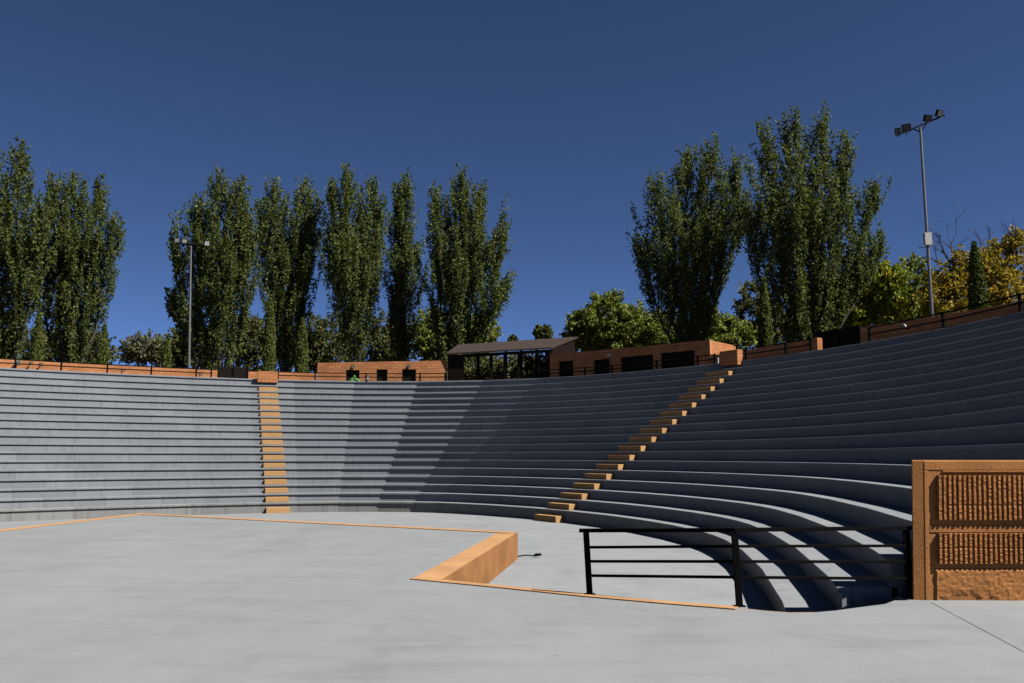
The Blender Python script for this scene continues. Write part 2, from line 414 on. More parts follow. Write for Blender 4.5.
# blockhouses with dark hatches
def blockhouse(name, pa, ta_, pb, tb_, off, depth, holes, label):
    A = plan(top_theta(pa, off), RT+off); B = plan(top_theta(pb, off), RT+off)
    za = at_depth(pa, ta_, A.y).z; zb = at_depth(pb, tb_, B.y).z
    d = B-A; L = d.length; d.normalize(); nn = Vector((-d.y, d.x, 0))
    if nn.y < 0: nn = -nn
    root = thing(name, tuple(A+Zv*T), label, 'building')
    def along(px, py):                                   # distance along the facade under a pixel, and height
        u, f, w = ray(px, py)
        den = u*d.y-f*d.x; s = (A.x*f-A.y*u)/den if abs(den) > 1e-9 else 0
        P = A+d*s; return s, EYE+w*(P.y/f)
    hz = lambda s: za+(zb-za)*s/L
    mb = MB(); z0 = T+.003; cur = 0.; hs = []
    for (x0, x1, yt) in holes:
        a, zt = along(x0, yt); b, zt2 = along(x1, yt); zt = (zt+zt2)/2; hs.append((a, b, zt))
    th = .25
    def slab(s0, s1, zb0, top=None):
        k = len(mb.v)
        t0, t1 = (hz(s0), hz(s1)) if top is None else (top, top)
        pts = [(s0, zb0), (s1, zb0), (s1, t1), (s0, t0)]
        mb.v += [A+d*s+Vector((0, 0, z)) for s, z in pts]+[A+d*s+nn*th+Vector((0, 0, z)) for s, z in pts]
        uv = [(s, z) for s, z in pts]
        mb.face([k, k+1, k+2, k+3], uv); mb.face([k+7, k+6, k+5, k+4], uv[::-1])
        for i in range(4):
            j = (i+1) % 4; mb.face([k+j, k+i, k+4+i, k+4+j], [(0, 0), (.1, 0), (.1, .1), (0, .1)])
    for (a, b, zt) in hs:
        slab(cur, a, z0); slab(a, b, zt); cur = b
    slab(cur, L, z0)
    mb.build('front_wall', M['brick'], root)
    mb = MB()
    for s0 in (0, L-.25):
        k = len(mb.v); z1 = hz(s0)-.004
        mb.box(A+d*s0+nn*(th+.002)+Vector((0, 0, z0)), nn*(depth-.5), d*.25, Zv*(z1-z0))
    mb.box(A+nn*(depth-.24)+Vector((0, 0, z0)), d*L, nn*.24, Zv*(min(za, zb)-T-.05))
    mb.build('side_wall', M['brick'], root)
    mb = MB(); k = 0
    zr = min(za, zb)-.12
    q = [A+d*.26+nn*(th+.003), A+d*(L-.26)+nn*(th+.003), A+d*(L-.26)+nn*(depth-.26), A+d*.26+nn*(depth-.26)]
    mb.prism([(p.x, p.y) for p in q], zr-.1, zr); mb.build('roof', M['roof'], root)
    for (a, b, zt) in hs:
        mb = MB(); mb.box(A+d*(a-.02)+nn*.17+Vector((0, 0, z0)), d*(b-a+.04), nn*.04, Zv*(zt-z0+.02))
        o = mb.build('shutter', M['shutter'], root)
        mf = MB(); 
        for s0 in (a, b-.05): mf.box(A+d*s0+nn*.10+Vector((0, 0, z0+.01)), d*.05, nn*.06, Zv*(zt-z0-.012))
        mf.box(A+d*(a+.051)+nn*.10+Vector((0, 0, zt-.055)), d*(b-a-.102), nn*.06, Zv*.05)
        f = mf.build('frame', M['darkwood'], None); f.parent = o; f.matrix_parent_inverse = Matrix.Identity(4)
        f.location = -root.location - (o.location)
    return A, d, nn, L
BL = blockhouse('blockhouse', 317, 362.8, 446, 360.5, 1.8, 2.6, [(346, 359.5, 370), (376.5, 387.5, 369.3), (402, 416, 369.3)], 'sunlit terracotta blockhouse with three dark hatches left of the roofed shelter')
BR = blockhouse('blockhouse', 550, 354.6, 710.5, 340, 1.8, 2.7, [(558.5, 573, 361), (593.5, 609.5, 359.2), (620.5, 653, 355.8), (660.5, 694.5, 351.6)], 'shaded terracotta blockhouse with four dark hatches right of the roofed shelter')
# roofed shelter
off = 1.8
PA = plan(top_theta(447, off), RT+off); PB = plan(top_theta(549.5, off), RT+off)
d = PB-PA; L = d.length; d.normalize(); nn = Vector((-d.y, d.x, 0))
sh = thing('shelter', tuple(PA+Zv*T), 'open timber shelter with a sloping brown roof between the two blockhouses', 'shelter')
DEP = 4.6
fl, fr = at_depth(445.5, 353.4, PA.y-.15), at_depth(551.5, 347.2, PB.y-.1)
bl, br = at_depth(458, 344.6, PA.y+4.3), at_depth(578, 336.6, PB.y+DEP)
mb = MB(); k = 0; th = Vector((0, 0, -.09))
mb.v += [fl, fr, br, bl, fl+th, fr+th, br+th, bl+th]
for q in ((0, 1, 2, 3), (7, 6, 5, 4), (0, 4, 5, 1), (1, 5, 6, 2), (2, 6, 7, 3), (3, 7, 4, 0)): mb.face(q)
rf = mb.build('roof', M['roof'], sh)
# beam under the front edge and gable boards
def seg_box(name, a, b, w, h, mat, parent, zoff=0.):
    a, b = Vector(a), Vector(b); e = b-a; side = Vector((-e.y, e.x, 0)).normalized()
    mb = MB(); mb.box(a-side*w/2+Vector((0, 0, zoff-h)), e, side*w, Vector((0, 0, h))); return mb.build(name, mat, parent)
seg_box('eaves_beam', fl.lerp(fr, .015)+nn*.15, fl.lerp(fr, .985)+nn*.15, .12, .16, M['darkwood'], sh, -.10)
def at_roof(s, t): return fl.lerp(fr, s).lerp(bl.lerp(br, s), t)
def panel(name, s0, s1, mat, dep=.08, t=0.03, h=None):
    a, b = at_roof(s0, t), at_roof(s1, t)
    za, zb = a.z-.27, b.z-.27
    if h: za = zb = T+h
    mb = MB(); k = 0
    p = [Vector((a.x, a.y, T+.002)), Vector((b.x, b.y, T+.002)), Vector((b.x, b.y, zb)), Vector((a.x, a.y, za))]
    mb.v += p+[x+nn*dep for x in p]
    for q in ((0, 1, 2, 3), (7, 6, 5, 4), (0, 4, 5, 1), (1, 5, 6, 2), (2, 6, 7, 3), (3, 7, 4, 0)): mb.face(q)
    return mb.build(name, mat, sh)
panel('wall_panel', .02, .145, M['darkwood']); panel('wall_panel', .955, .99, M['darkwood'])
for s in (.155, .43, .56, .69, .945): panel('post', s-.012, s+.012, M['darkwood'], .15)
panel('low_wall', .15, .94, M['darkwood'], .1, .035, .2)
for s in (.2, .44, .57, .7, .93): panel('post', s-.01, s+.01, M['darkwood'], .15, .75)
panel('rail', .15, .94, M['darkwood'], .05, .76, .22)
# gable on the right-hand side
mb = MB()
a0, a1 = at_roof(.995, .05), at_roof(.985, .93)
p = [Vector((a0.x, a0.y, T+.002)), Vector((a1.x, a1.y, T+.002)), a1-Zv*.1, a0-Zv*.1]
sd = d*.1
mb.v += p+[x-sd for x in p]
for q in ((0, 1, 2, 3), (7, 6, 5, 4), (0, 4, 5, 1), (1, 5, 6, 2), (2, 6, 7, 3), (3, 7, 4, 0)): mb.face(q)
mb.build('gable_wall', M['redwood'], sh)
# ------------------------------------------------------------------ dark guard rails on the top step
def guard(pa, pb, posts, h, label):
    off = .22; ta, tb = top_theta(pa, off), top_theta(pb, off)
    g = thing('guard_railing', tuple(plan(ta, RT+off)+Zv*T), label, 'railing', 'dark railings along the top of the seating')
    for hz_ in (h, h*.55):
        mb = MB(); mb.tube([plan(ta+(tb-ta)*i/24, RT+off)+Zv*(T+hz_) for i in range(25)], .027, 6); mb.build('rail', M['dark'], g)
    for px in posts:
        th = top_theta(px, off); p = plan(th, RT+off)
        mb = MB(); mb.cbox(p+Zv*(T+h/2+.02), .038, .038, h/2+.018, th); mb.build('post', M['dark'], g)
guard(-30, 212, [-25, 15, 61, 107, 151, 196, 211], .44, 'dark two bar railing in front of the long low wall at far left')
guard(277, 447, [278, 315, 366, 420, 445], .44, 'dark two bar railing in front of the sunlit blockhouse and left stairs')
guard(447.5, 716, [449, 504, 549, 585, 612, 657, 698, 715], .44, 'dark two bar railing along the shelter and the shaded blockhouse')
guard(745, 812, [746, 786, 811], .52, 'dark two bar railing in front of the shaded low wall beside the right stairs')
guard(868, 1065, [870, 944, 1021, 1060], .55, 'dark two bar railing along the shaded low wall at far right')
# small spotlights
def spot(px, py, off, sc, label, dirz=-.3, white=False, stand=None):
    th = top_theta(px, off); p = plan(th, RT+off); P = at_depth(px, py, p.y)
    z = P.z if stand is None else T+stand+.05
    P = Vector((p.x, p.y, z))
    s = thing('spotlight', tuple(P), label, 'spotlight', 'small spotlights round the rim')
    t = Vector((math.sin(th), -math.cos(th), 0)); n = -nrm(th)
    sc = sc*.7
    fwd = (n+Vector((0, 0, dirz))+t*.3).normalized(); a = fwd.cross(Zv).normalized(); b = a.cross(fwd)
    mb = MB(); q = P-fwd*.05*sc
    mb.tube([q, q+fwd*.03*sc, q+fwd*.13*sc, q+fwd*.16*sc], [.05*sc, .075*sc, .095*sc, .10*sc], 10)
    mb.build('housing', M['white'] if white else M['dark'], s)
    mb = MB(); e = q+fwd*.163*sc; mb.tube([e, e+fwd*.006], [.085*sc, .085*sc], 10); mb.build('lens', M['lens'], s)
    mb = MB(); zb = T if stand is not None else z-.12*sc
    if stand is not None: mb.box(P-a*.02-b*.02-Zv*(z-T)+Zv*.002, a*.04, Vector((n.x, n.y, 0))*.04, Zv*(z-T-.05))
    else: mb.box(P-n*.0-a*.02*sc-Zv*.12*sc, a*.04*sc, -n*.22*sc, Zv*.04*sc)
    mb.build('bracket', M['dark'], s)
spot(352, 366.5, 1.58, 1.5, 'black spotlight over the leftmost hatch of the sunlit blockhouse')
spot(408, 365.8, 1.58, 1.5, 'black spotlight over the rightmost hatch of the sunlit blockhouse')
spot(29.5, 363.2, 1.6, 1.2, 'black spotlight nearer the white one on the long wall at far left')
spot(39.5, 364.5, 1.6, 1.4, 'black spotlight just left of the second railing post at far left')
spot(16.5, 361.8, 1.6, 1.9, 'white spotlight on the long low wall at far left', white=True)
spot(122, 370, 1.6, 1.3, 'black spotlight between the cypress and the left floodlight mast')
spot(200, 373.5, 1.6, 1.3, 'black spotlight at the right end of the long left wall')
spot(632, 352.3, 1.58, 1.3, 'dark spotlight over the third hatch of the shaded blockhouse')
spot(676.5, 347.6, 1.58, 1.3, 'dark spotlight over the widest hatch of the shaded blockhouse')
spot(786, 343.5, 1.6, 1.3, 'pale spotlight on the shaded low wall beside the right stairs', white=True)
spot(905.5, 326, 1.6, 1.3, 'pale spotlight on the shaded low wall left of the tall mast', white=True)
spot(367.5, 381, .06, 1.6, 'black spotlight tilted on the walkway edge below the sunlit blockhouse', .2, stand=.06)
# white sign plate
th_ = top_theta(614, 1.76); p = at_depth(614, 355.6, plan(th_, RT+1.76).y)
A_, d_, n_, L_ = BR
s_ = (p-A_).dot(d_); P = A_+d_*s_-n_*.03; P.z = p.z
mb = MB(); mb.box(P-d_*.13-Zv*.05, d_*.26, n_*.025, Zv*.10)
tag(mb.build('wall_plate', M['white'], None, origin=P), 'small white plate on the shaded blockhouse between two hatches', 'plate')
# lime green bundle in front of the hatch
th_ = top_theta(354, .9); P = plan(th_, RT+.9)+Zv*(T+.002)
bm = bmesh.new(); bmesh.ops.create_icosphere(bm, subdivisions=3, radius=1)
for v in bm.verts:
    a = .8+.35*math.sin(v.co.x*5+1)*math.sin(v.co.y*4+2)+.15*math.sin(v.co.z*9+v.co.x*3)
    v.co = Vector((v.co.x*.36*a, v.co.y*.18*a, (v.co.z*.5+.5)*.36*(.7+.3*math.cos(v.co.x*3))*max(.5, a)))
me = bpy.data.meshes.new('green_bundle'); bm.to_mesh(me); bm.free(); me.materials.append(M['lime'])
o = bpy.data.objects.new('fabric_bundle', me); COL.objects.link(o); o.location = P
tag(o, 'lime green bundle lying in front of the leftmost sunlit hatch', 'bundle')
# white bollard beside right stairs top
th_ = top_theta(718, .05); P = plan(th_, RT+.06)+Zv*(T+.002)
mb = MB(); mb.tube([P, P+Zv*.22, P+Zv*.26], [.035, .035, .02], 8)
tag(mb.build('bollard', M['white'], None, origin=P), 'short white post on the walkway edge at the top of the right stairs', 'post')
# ------------------------------------------------------------------ stage
A, B, C, D = sp(516.4, 532.6), sp(140, 513.6), sp(0, 530.2), sp(439.5, 580.6)
C2 = B+(C-B)*5.2
edge = [D, sp(500, 586.4), sp(590, 595.6), sp(670, 602.6), sp(738, 608), sp(765, 610.8), sp(790, 612.6), sp(815, 612.3), sp(835, 610.6), sp(860, 607.2), sp(885, 604)]
tail = [Vector((4.45, WY-.02, SL)), Vector((4.62, WY-.01, SL)), Vector((4.62, WY+.30, SL)), Vector((16, WY+.30, SL)), Vector((16, -9, SL)), Vector((C2.x, -9, SL))]
outline = [B, A]+edge+tail+([C2] if C2.y > -9 else [])
outline = [B, A]+edge+tail[:-1]+[Vector((C2.x, min(C2.y, -9), SL))]
stg = thing('stage', (0, 5, 0), 'wide grey painted concrete stage platform with orange edges', 'stage')
mb = MB(); mb.prism([(p.x, p.y) for p in outline], .001, SL); mb.build('floor_slab', M['stage'], stg)
def strip(name, pts, w, z, h, mat, inward=1, out=0.0):
    """flat band of width w along a polyline, laid on its left/right side"""
    rings = []
    for i, p in enumerate(pts):
        a = pts[max(i-1, 0)]; b = pts[min(i+1, len(pts)-1)]
        e = (b-a); e = Vector((e.x, e.y, 0)).normalized(); s = Vector((-e.y, e.x, 0))*inward
        rings.append([Vector((p.x, p.y, z))-s*out, Vector((p.x, p.y, z+h))-s*out, Vector((p.x, p.y, z+h))+s*w, Vector((p.x, p.y, z))+s*w])
    mb = MB(); mb.sweep(rings); return mb.build(name, mat, stg)
cm = Vector((0, 0, 0))
# front edge B-A, left edge C2-B, return edge A-D, near edge
eBA = (A-B).normalized(); eAD = (D-A).normalized()
strip('edge_band', [B, B.lerp(A, .5), A-eBA*.0], .30, SL+.004, .01, M['trim'], -1, .02)
strip('edge_band', [C2, B.lerp(C2, .5), B+(C2-B).normalized()*.42], .30, SL+.004, .01, M['trim'], -1, .02)
strip('edge_band', [A+eAD*.40, A.lerp(D, .5), D], .38, SL+.004, .012, M['trim'], -1, .02)
strip('edge_band', [D-(edge[1]-D).normalized()*.40]+edge[1:5], .14, SL+.004, .01, M['trim'], -1, .02)
# facings, just proud of the slab
def facing(pts, mat, name='facing', z0=.002, z1=SL-.002, prd=.03):
    strip_pts = pts; rings = []
    for i, p in enumerate(pts):
        a = pts[max(i-1, 0)]; b = pts[min(i+1, len(pts)-1)]
        e = (b-a); e = Vector((e.x, e.y, 0)).normalized(); s = Vector((-e.y, e.x, 0))
        rings.append([Vector((p.x, p.y, z0))+s*.003, Vector((p.x, p.y, z1))+s*.003, Vector((p.x, p.y, z1))+s*prd, Vector((p.x, p.y, z0))+s*prd])
    mb = MB(); mb.sweep(rings); mb.build(name, mat, stg)
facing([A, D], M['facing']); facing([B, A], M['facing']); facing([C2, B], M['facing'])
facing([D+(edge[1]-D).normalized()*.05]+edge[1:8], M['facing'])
# joints cut in the stage floor (thin dark sealant strips)
def jointline(a, b, w=.008):
    a, b = Vector(a), Vector(b); e = (b-a).normalized(); s = Vector((-e.y, e.x, 0))
    mb = MB(); mb.box(a-s*w/2+Zv*.0, e*(b-a).length, s*w, Zv*.004); mb.build('floor_joint', M['joint'], stg)
M['joint'] = simple('joint_sealant', (0.085, 0.088, 0.09), .9, .2, 5)
ja = sp(931, 602.5); jb = sp(1024, 652); jointline(ja, ja+(jb-ja)*3)
# ------------------------------------------------------------------ foreground railing
bases = [sp(589.5, 594.6), sp(738.8, 606.6), sp(908.5, 598.6)]
bases = [b+Vector((0, -.03, 0)) for b in bases]
tops = [at_depth(586, 531.5, bases[0].y), at_depth(734.3, 531, bases[1].y), at_depth(906, 529, bases[2].y)]
rl = thing('stage_railing', tuple(bases[1]), 'black metal railing with three posts on the stage edge beside the ribbed wall', 'railing')
for b, t in zip(bases, tops):
    mb = MB(); u = (t-b); mb.box(b-Vector((.036, .022, -.005)), Vector((.072, 0, 0)), Vector((0, .044, 0)), u-Vector((0, 0, .005))); mb.build('post', M['dark'], rl, bevel=.004)
    mb = MB(); mb.cbox(b+Vector((0, 0, .011)), .065, .05, .005); mb.build('base_plate', M['dark'], rl)
def bar(pts, hy, hz_, name):
    rings = [[p+Vector((0, -hy, -hz_)), p+Vector((0, hy, -hz_)), p+Vector((0, hy, hz_)), p+Vector((0, -hy, hz_))] for p in pts]
    mb = MB(); mb.sweep(rings); mb.build(name, M['dark'], rl, bevel=.003)
e0 = (tops[0]-tops[1]).normalized(); e2 = (tops[2]-tops[1]).normalized()
bar([tops[0]+e0*.09+Zv*.012, tops[1]+Zv*.012, tops[2]+e2*.12+Zv*.012], .032, .022, 'handrail')
for pys in ((547.3, 546.3, 545.8), (561.3, 561.5, 561.8), (575.6, 577.2, 578.8)):
    pts = []
    for (px, py, b, t) in zip((587, 736, 907), pys, bases, tops):
        P = at_depth(px, py, b.y); w = (P.z-b.z)/(t.z-b.z); pts.append(b.lerp(t, w))
    bar(pts, .014, .016, 'rail')
# ------------------------------------------------------------------ ribbed foreground wall
wl = thing('ribbed_wall', (7, WY, SL), 'ochre split face block wall with vertical ribs beside the black stage railing', 'wall')
X0 = at_depth(925.3, 535, WY).x; XE = 12.5; WT = at_depth(925, 460.2, WY).z
def wy(py): return at_depth(970, py, WY).z
px2 = lambda px: at_depth(px, 530, WY).x
XL = at_depth(912.8, 535, WY+.024).x
mb = MB(); mb.prism([(XL, WY+.024), (X0-.004, WY-.004), (XE, WY-.004), (XE, WY+.33), (XL*(WY+.33)/(WY+.024)+.006, WY+.33)], SL-.2, WT)
mb.build('wall_core', M['ribbed'], wl, bevel=.012)
mb = MB(); mb.box((X0+.0, WY-.012, wy(470)), (XE-X0, 0, 0), (0, .01, 0), (0, 0, WT-wy(470)-.012)); mb.build('fascia', M['ribbed'], wl, bevel=.006)
mb = MB(); mb.box((px2(943), WY-.026, wy(472.2)), (XE-px2(943), 0, 0), (0, .024, 0), (0, 0, wy(470.4)-wy(472.2))); mb.build('ledge', M['ribbed'], wl, bevel=.004)
mb = MB(); mb.box((X0, WY-.011, SL-.1), (px2(929.3)-X0, 0, 0), (0, .009, 0), (0, 0, wy(470.5)-SL+.1)); mb.build('end_pilaster', M['ribbed'], wl, bevel=.006)
mb = MB(); mb.box((px2(929.3)+.002, WY-.014, wy(532.4)), (XE-px2(929.3), 0, 0), (0, .012, 0), (0, 0, wy(526)-wy(532.4))); mb.build('string_course', M['ribbed'], wl, bevel=.005)
def ribs(y0, y1, ymid):
    zb, zt = wy(y1), wy(y0); mb = MB(); x = px2(937.2); pitch = .0587; R = random.Random(int(y0))
    mb.box((x, WY-.028, zb), (8.2-x, 0, 0), (0, .026, 0), (0, 0, zt-zb))
    nz = 22
    while x < 8.1:
        w = .033+R.uniform(-.003, .003)
        rings = []
        for i in range(nz+1):
            z = zb+(zt-zb)*i/nz
            jx, jy, jw = R.uniform(-.001, .001), R.uniform(-.0035, .0035), R.uniform(-.0008, .0008)
            dp = .056+jy
            if abs(z-wy(ymid)) < (zt-zb)/nz*.6: dp = .049
            rings.append([Vector((x+.002+jx-jw, WY-.029, z)), Vector((x+.006+jx, WY-dp, z)), Vector((x+w+jx+jw, WY-dp+R.uniform(-.004, .004), z)), Vector((x+w+.005+jx, WY-.029, z))])
        mb.sweep(rings); x += pitch
    mb.build('ribbed_panel', M['ribbed'], wl)
ribs(475.3, 519.6, 504.7); ribs(533, 563, 547.5)
# rough rubble plinth
mb = MB(); nx, nz = 150, 16; xa, xb = px2(934), 8.2; za, zb = SL-.06, wy(568.5)
from mathutils import noise as mnoise
for i in range(nx+1):
    for j in range(nz+1):
        x = xa+(xb-xa)*i/nx; z = za+(zb-za)*j/nz
        dd = .016+.011*abs(mnoise.fractal(Vector((x*4.1, z*8, 1.3)), .8, 2.1, 6))+.006*mnoise.noise(Vector((x*22, z*26, 4)))-.03*max(0, 1-((x-xa-.35)/.45)**2)*max(0, 1-(z-za-.06)/.12)*(.6+mnoise.noise(Vector((x*9, z*9, 2))))
        if j == nz or i == 0: dd = 0.002
        mb.v.append(Vector((x, WY-max(.002, dd)-.006, z)))
for i in range(nx):
    for j in range(nz):
        k = i*(nz+1)+j; mb.face([k, k+nz+1, k+nz+2, k+1])
mb.build('rubble_plinth', M['ribbed'], wl)
# the wall leans a little away from the stage along its length
for ch in wl.children:
    if ch.type == 'MESH':
        for v in ch.data.vertices:
            v.co.x += (v.co.z-SL)*.052-.047
# cable and connector on the orchestra floor
pa, pb = on_level(518, 557, FL+.01), on_level(537, 556.6, FL+.02)
cb = thing('cable_stub', tuple(pa), 'thin black cable with a plug on the orchestra floor beside the orange stage corner', 'cable')
mb = MB(); mb.tube([pa+(pb-pa)*w+Vector((0, .03*math.sin(w*6), .012+.02*math.sin(w*3.1))) for w in [i/10 for i in range(11)]], .014, 6); mb.build('cord', M['dark'], cb)
mb = MB(); mb.tube([pb+Vector((-.07, 0, .03)), pb+Vector((-.02, 0, .04)), pb+Vector((.06, 0, .045)), pb+Vector((.10, 0, .045))], [.02, .03, .03, .02], 10); mb.build('plug', M['dark'], cb)
# ------------------------------------------------------------------ floodlight masts
def mast(px_b, py_b, px_t, py_t, Y, label, arm, lamps, box, thick=1.):
    b = at_depth(px_b, py_b, Y); b.z = T-.1
    t = at_depth(px_t, py_t, Y); u = t-b
    m = thing('floodlight_mast', tuple(b), label, 'floodlight mast', 'floodlight masts behind the seating')
    s = Y/60.
    mb = MB(); mb.tube([b, b.lerp(t, .5), t], [.13*s*thick, .11*s*thick, .085*s*thick], 10); mb.build('pole', M['metal'], m, smooth=False)
    a0, a1 = at_depth(*arm[0], Y-.3*s), at_depth(*arm[1], Y+.3*s)
    mb = MB(); mb.tube([a0, a1], .06*s, 8); mb.tube([t-Zv*.3*s, a0.lerp(a1, .35)], .05*s, 6); mb.tube([t-Zv*.3*s, a0.lerp(a1, .65)], .05*s, 6)
    mb.build('crossarm', M['dark'], m)
    for (lx, ly, w, h, dirx, mat) in lamps:
        c = at_depth(lx, ly, Y); px = Y/F
        hw, hh = w*px/2, h*px/2
        fwd = Vector((dirx, -1, -.55)).normalized(); a = fwd.cross(Zv).normalized(); bb = a.cross(fwd).normalized()
        mb = MB(); q = c-a*hw-bb*hh; mb.box(q-fwd*.16*s, a*2*hw, bb*2*hh, fwd*.16*s); hs_ = mb.build('lamp_housing', M['dark'], m, bevel=.02)
        mb = MB(); mb.box(q+a*hw*.22+bb*hh*.22+fwd*.002, a*hw*1.56, bb*hh*1.56, fwd*.01); ln = mb.build('lamp_glass', M[mat], None)
        ln.parent = hs_; ln.location = -Vector(m.location)-Vector(hs_.location)
        mb = MB(); ft = c-bb*hh*1.0; mb.tube([ft-fwd*.08*s, ft-bb*.25*s-fwd*.08*s], .03*s, 6); mb.build('lamp_bracket', M['dark'], m)
    if box:
        c = at_depth(*box, Y); mb = MB(); mb.box(c+Vector((-.25*s, -.38*s, -.45*s)), Vector((.5*s, 0, 0)), Vector((0, .26*s, 0)), Zv*.9*s); mb.build('control_box', M['white'], m, bevel=.01)
        mb = MB(); mb.tube([c+Vector((-.55*s, 0, -.55*s)), c+Vector((.35*s, 0, -.5*s))], .03*s, 6); mb.build('step_bar', M['metal'], m)
mast(932, 318, 920.3, 128, 46, 'tall grey floodlight mast with four lamps standing at right', ((895.5, 136), (944.5, 115)), [(897.5, 131, 6, 6, -.7, 'lens'), (906.3, 128, 9, 8, -.5, 'lens'), (928.3, 118.3, 9, 7, .2, 'lens'), (940, 113.5, 9, 7, .5, 'lens')], (926, 240))
mast(189.8, 370, 191, 246, 55, 'slim grey floodlight mast in front of the poplars at left', ((176, 243), (208, 246)), [(207, 243.5, 6, 5.5, .9, 'white'), (177, 240.5, 5.5, 5, .5, 'white'), (184.5, 241.5, 5.5, 5, .7, 'white')], None, .72)
# ------------------------------------------------------------------ trees
def leaves_mesh(name, centers, dirs, size, tone, mat, parent, aspect=.75):
    n = len(centers)
    # random leaf frames biased by dirs
    a = rng.normal(size=(n, 3))+dirs*1.1; a /= np.linalg.norm(a, axis=1)[:, None]
    b = rng.normal(size=(n, 3)); b -= (b*a).sum(1)[:, None]*a; b /= np.linalg.norm(b, axis=1)[:, None]
    nn_ = np.cross(a, b)
    s = (size*rng.uniform(.65, 1.35, n))[:, None]
    v = np.empty((n, 4, 3))
    v[:, 0] = centers-a*s*.5; v[:, 1] = centers+b*s*aspect*.5+nn_*s*.12; v[:, 2] = centers+a*s*.55; v[:, 3] = centers-b*s*aspect*.5+nn_*s*.12
    me = bpy.data.meshes.new(name)
    me.vertices.add(n*4); me.loops.add(n*4); me.polygons.add(n)
    org = np.array(parent.location)
    me.vertices.foreach_set('co', (v.reshape(-1, 3)-org).ravel())
    me.loops.foreach_set('vertex_index', np.arange(n*4, dtype=np.int32))
    me.polygons.foreach_set('loop_start', np.arange(0, n*4, 4, dtype=np.int32))
    me.polygons.foreach_set('loop_total', np.full(n, 4, dtype=np.int32))
    me.update(calc_edges=True)
    at = me.attributes.new('tone', 'FLOAT', 'FACE'); at.data.foreach_set('value', np.clip(tone, 0, 1).astype(np.float32))
    me.materials.append(mat)
    o = bpy.data.objects.new(name, me); COL.objects.link(o); o.parent = parent
    return o
def sprigs(cent, ax, nper, lx, lr, n0=None):
    """scatter leaves in elongated sprigs: cent (n,3), axis (n,3)"""
    n = len(cent); c = np.repeat(cent, nper, 0); a = np.repeat(ax, nper, 0)
    t = rng.uniform(-.5, .5, (n*nper, 1))
    sp_ = rng.normal(size=(n*nper, 3)); sp_ /= np.linalg.norm(sp_, axis=1)[:, None]
    rad = lr*np.sqrt(rng.uniform(0, 1, (n*nper, 1)))*(1-.5*np.abs(t)*1.6)
    return c+a*t*lx+sp_*rad, a
def poplar(Y, foot, lobes, label, leaf=.155, dens=1., mat='poplar', group='tall poplars behind the seating', bark='bark', skirt=True):
    """lobes: (px_low, py_low, px_top, py_top, half width px, depth shift)"""
    f = at_depth(foot, 365, Y); f.z = T-.1
    tname = 'poplar_tree'
    root = thing(tname, tuple(f), label, 'tree', group)
    tm = MB(); cs = []; ax = []; px = Y/F
    mainlob = min(lobes, key=lambda l: l[3])
    for li, (pl, yl, pt, yt, hw, dy) in enumerate(lobes):
        lo = at_depth(pl, yl+14, Y+dy*.6); hi = at_depth(pt, yt+8, Y+dy); W = hw*px*.98
        H = (hi-lo).length
        # stem: from foot, up, into the lobe and to its tip
        r0 = .04+.008*(hi.z-f.z)*(1.25 if (pl, yl, pt, yt, hw, dy) == mainlob else .75)
        j = Vector((rng.uniform(-.15, .15), rng.uniform(-.2, .2), 0))
        base_pt = f+j
        fork = Vector(((f.x*.7+lo.x*.3), (f.y*.7+lo.y*.3), f.z+(lo.z-f.z)*.5))
        path = [base_pt, fork, lo.lerp(hi, .12), lo.lerp(hi, .35), lo.lerp(hi, .6), lo.lerp(hi, .8), lo.lerp(hi, .97)]
        for q in path[2:-1]: q += Vector((rng.normal()*W*.08, rng.normal()*W*.08, 0))
        rr = [r0, r0*.85, r0*.7, r0*.5, r0*.3, r0*.16, .015]
        tm.tube(path, rr, 7)
        P = [np.array(q) for q in path[1:]]
        # ascending side branches carrying sprigs
        nb = int((26+H*2.7)*dens)
        zs = np.linspace(0, 1, len(P)-1+1)
        def stem(s):
            s = s*(len(P)-1); i = min(int(s), len(P)-2); return P[i]*(1-(s-i))+P[i+1]*(s-i)
        phase = rng.uniform(0, 6.28)
        for bi in range(nb):
            s = .0+.98*((bi+rng.uniform(0, 1))/nb)
            o = stem(s)
            prof = W*(.42+.58*min(1, (s/.32))**.7)*(1-max(0, (s-.32)/.68)**1.7)+.16
            az = phase+bi*2.4+rng.normal()*.3
            reach = prof*rng.uniform(.45, 1.12)
            d = np.array([math.cos(az), math.sin(az), 0])
            rise = (reach+.25)*rng.uniform(1.9, 3.2)
            tip = o+d*reach+np.array([0, 0, rise*min(1, 1.25-s)])
            mid = o+d*reach*.65+np.array([0, 0, rise*.4*min(1, 1.25-s)])
            if bi % 2 == 0: tm.tube([o, mid, tip], [.035*(1.2-s)+.012, .022, .008], 4, False)
            ns = max(2, int(1.7+reach*2.6))
            for q in range(ns):
                w = .25+.8*rng.uniform()**.8
                c = (o*(1-w)**2+2*mid*w*(1-w)+tip*w*w) if w <= 1 else tip+(tip-mid)*(w-1)
                cs.append(c+rng.normal(size=3)*.12); dd = (tip-mid); ax.append(dd/np.linalg.norm(dd)+np.array([0, 0, .5])+rng.normal(size=3)*.16)
    cs = np.array(cs); ax = np.array(ax); ax /= np.linalg.norm(ax, axis=1)[:, None]
    pts, dirs = sprigs(cs, ax, 44, 1.7, .25)
    lt = np.repeat(rng.normal(0, .11, len(cs)), 44)
    tone = .42+lt+rng.normal(0, .13, len(pts))
    tone = np.where(rng.uniform(size=len(pts)) < .012, .99, np.minimum(tone, .9))
    leaves_mesh('crown', pts, dirs*np.array([1, 1, -.4]), leaf, tone, M[mat], root)
    tm.build('trunk', M[bark], root, fix=False, smooth=True)
